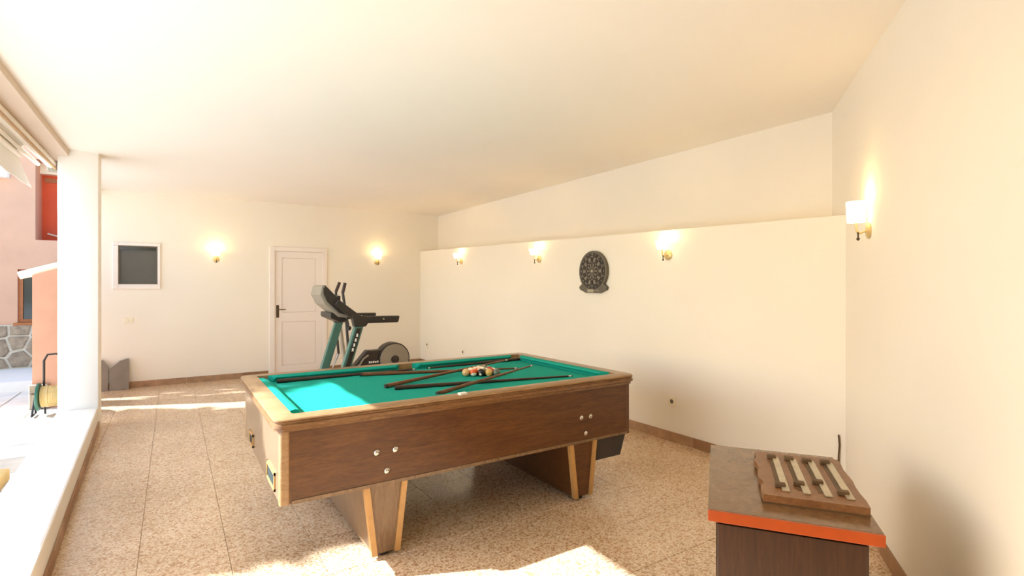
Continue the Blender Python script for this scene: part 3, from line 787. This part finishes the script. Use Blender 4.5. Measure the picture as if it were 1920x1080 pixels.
m = MB(); m.hexa([(1.195, NV+.06, 1.425), (1.41, NV+.06, 1.199), (1.41, CFV-.03, 1.199), (1.195, CFV-.03, 1.425)], [(1.20, NV+.06, 1.431), (1.415, NV+.06, 1.205), (1.415, CFV-.03, 1.205), (1.20, CFV-.03, 1.431)]); obj('display', ml(m), 'black_plastic', co)
m = MB(); m.prism([(1.26, 1.17), (1.36, 1.16), (1.44, 1.09), (1.36, 1.07), (1.26, 1.12)], lambda p, t: (p[0], t, p[1]), NV+.12, FV-.2); obj('tray', ml(m), 'black_plastic', tm_, bevel=.01)
m = MB(); m.box(1.1, 2.75, NV+.02, NV+.10, .08, .16); obj('side_rail', ml(m), 'black_plastic', tm_, bevel=.01)
m = MB(); m.box(1.1, 2.75, FV-.10, FV-.02, .08, .16); obj('side_rail', ml(m), 'black_plastic', tm_, bevel=.01)
obj('belt', ml(MB().box(1.35, 2.72, NV+.10, FV-.10, .11, .14)), 'dart_dark', tm_)
m = MB(); m.prism([(1.0, .06), (1.45, .06), (1.45, .17), (1.3, .25), (1.08, .25), (1.0, .17)], lambda p, t: (p[0], t, p[1]), NV+.03, FV-.03); obj('motor_cover', ml(m), 'grey_plastic', tm_, bevel=.015)
for (u, v) in ((1.1, NV+.06), (1.1, FV-.06), (2.68, NV+.06), (2.68, FV-.06)):
    m = MB(); m.lathe([(.03, 0), (.03, .05), (.02, .085)], 12, (u, v, 0)); obj('foot', ml(m), 'black_plastic', tm_)
m = MB(); m.tube([(1.55, FV-.10, 1.10), (1.565, FV-.11, 1.03), (1.57, FV-.11, .99)], .008, 8); m.lathe([(.008, .95), (.024, .965), (.026, .985), (.012, 1.0)], 12, (1.572, FV-.11, 0))
obj('safety_key', ml(m), 'black_plastic', tm_, smooth=True)

# ------------------------------------------------------------------ elliptical trainer
et = thing('elliptical_trainer', 'elliptical trainer with round grey flywheel cover by the far corner', 'exercise machine', (2.2, 7.0, 0))
def el(mb): return sh(mb, et.location)
m = MB(); m.lathe([(.218, 6.905), (.222, 6.92), (.222, 7.08), (.218, 7.095)], 40, (2.56, 0, .425), 'y'); fw_ = obj('flywheel_rim', el(m), 'black_plastic', et, smooth=True)
m = MB(); m.lathe([(.205, 6.905), (.20, 6.893), (.05, 6.89)], 40, (2.56, 0, .425), 'y'); obj('flywheel_cover', el(m), 'grey_plastic', et, smooth=True)
m = MB(); m.lathe([(.055, 6.892), (.055, 6.876), (.03, 6.87)], 20, (2.56, 0, .42), 'y'); obj('hub', el(m), 'black_plastic', et, smooth=True)
m = MB(); m.prism([(1.98, .20), (1.95, .30), (2.03, .38), (2.19, .56), (2.26, .555), (2.40, .56), (2.47, .61), (2.55, .45), (2.45, .20)], lambda p, t: (p[0], t, p[1]), 6.93, 7.07); shd = obj('shroud', el(m), 'black_plastic', et, bevel=.015)
m = MB(); m.tube([(2.00, 6.92, .34), (2.08, 6.918, .37), (2.13, 6.918, .45), (2.20, 6.918, .50)], .012, 6); obj('trim_strip', el(m), 'grey_plastic', shd, smooth=True)
m = MB()
for k in range(6):
    x = 2.21+k*.028; m.box(x, x+.018, 6.924, 6.931, .388, .388+(.022 if k % 2 else .026))
for k in range(4):
    x = 2.21+k*.024; m.box(x, x+.016, 6.924, 6.931, .345, .36)
obj('lettering', el(m), 'white_print', shd)
for i, (v, x, dz) in enumerate(((7.27, .02, 0), (6.73, .0, 0))):
    k = v/7.0
    o_ = (1.805 if i == 0 else 1.86)
    if i == 0: pts = [(1.90, v, .50), (1.87, v, .85), (1.865, v, 1.24), (1.865, v, 1.35), (1.915, v, 1.475)]
    else: pts = [(1.89, v, .48), (1.86, v, .90), (1.835, v, 1.17), (1.81, v, 1.34), (1.84, v, 1.465)]
    m = MB(); m.tube(pts, .017, 10); hb = obj('handlebar', el(m), 'black_plastic', et, smooth=True)
    m = MB(); m.tube([pts[-2], pts[-1]], .021, 10); obj('grip', el(m), 'cue_dark', hb, smooth=True)
    m = MB(); m.tube([(1.89, v, .50), (1.80, v, .26), (2.60, v*.6+2.8, .25)], .02, 8); obj('pedal_arm', el(m), 'steel_grey', et, smooth=True)
    obj('pedal', el(MB().box(2.0, 2.34, v-.07, v+.07, .28, .31)), 'black_plastic', et, bevel=.01)
m = MB(); m.tube([(1.98, 7.0, .08), (1.90, 7.0, .5), (1.84, 7.0, .95), (1.82, 7.0, 1.2)], .025, 10); obj('mast', el(m), 'steel_grey', et, smooth=True)
m = MB(); m.box(1.78, 1.83, 6.9, 7.1, 1.17, 1.30); obj('console', el(m), 'black_plastic', et, bevel=.01)
m = MB(); m.box(1.75, 2.75, 6.96, 7.04, .03, .09); m.box(1.72, 1.79, 6.7, 7.3, .0, .06); m.box(2.70, 2.77, 6.7, 7.3, .0, .06); obj('base_frame', el(m), 'black_plastic', et, bevel=.008)
obj('shroud_mount', el(MB().box(2.1, 2.6, 6.97, 7.03, .08, .24)), 'black_plastic', et)
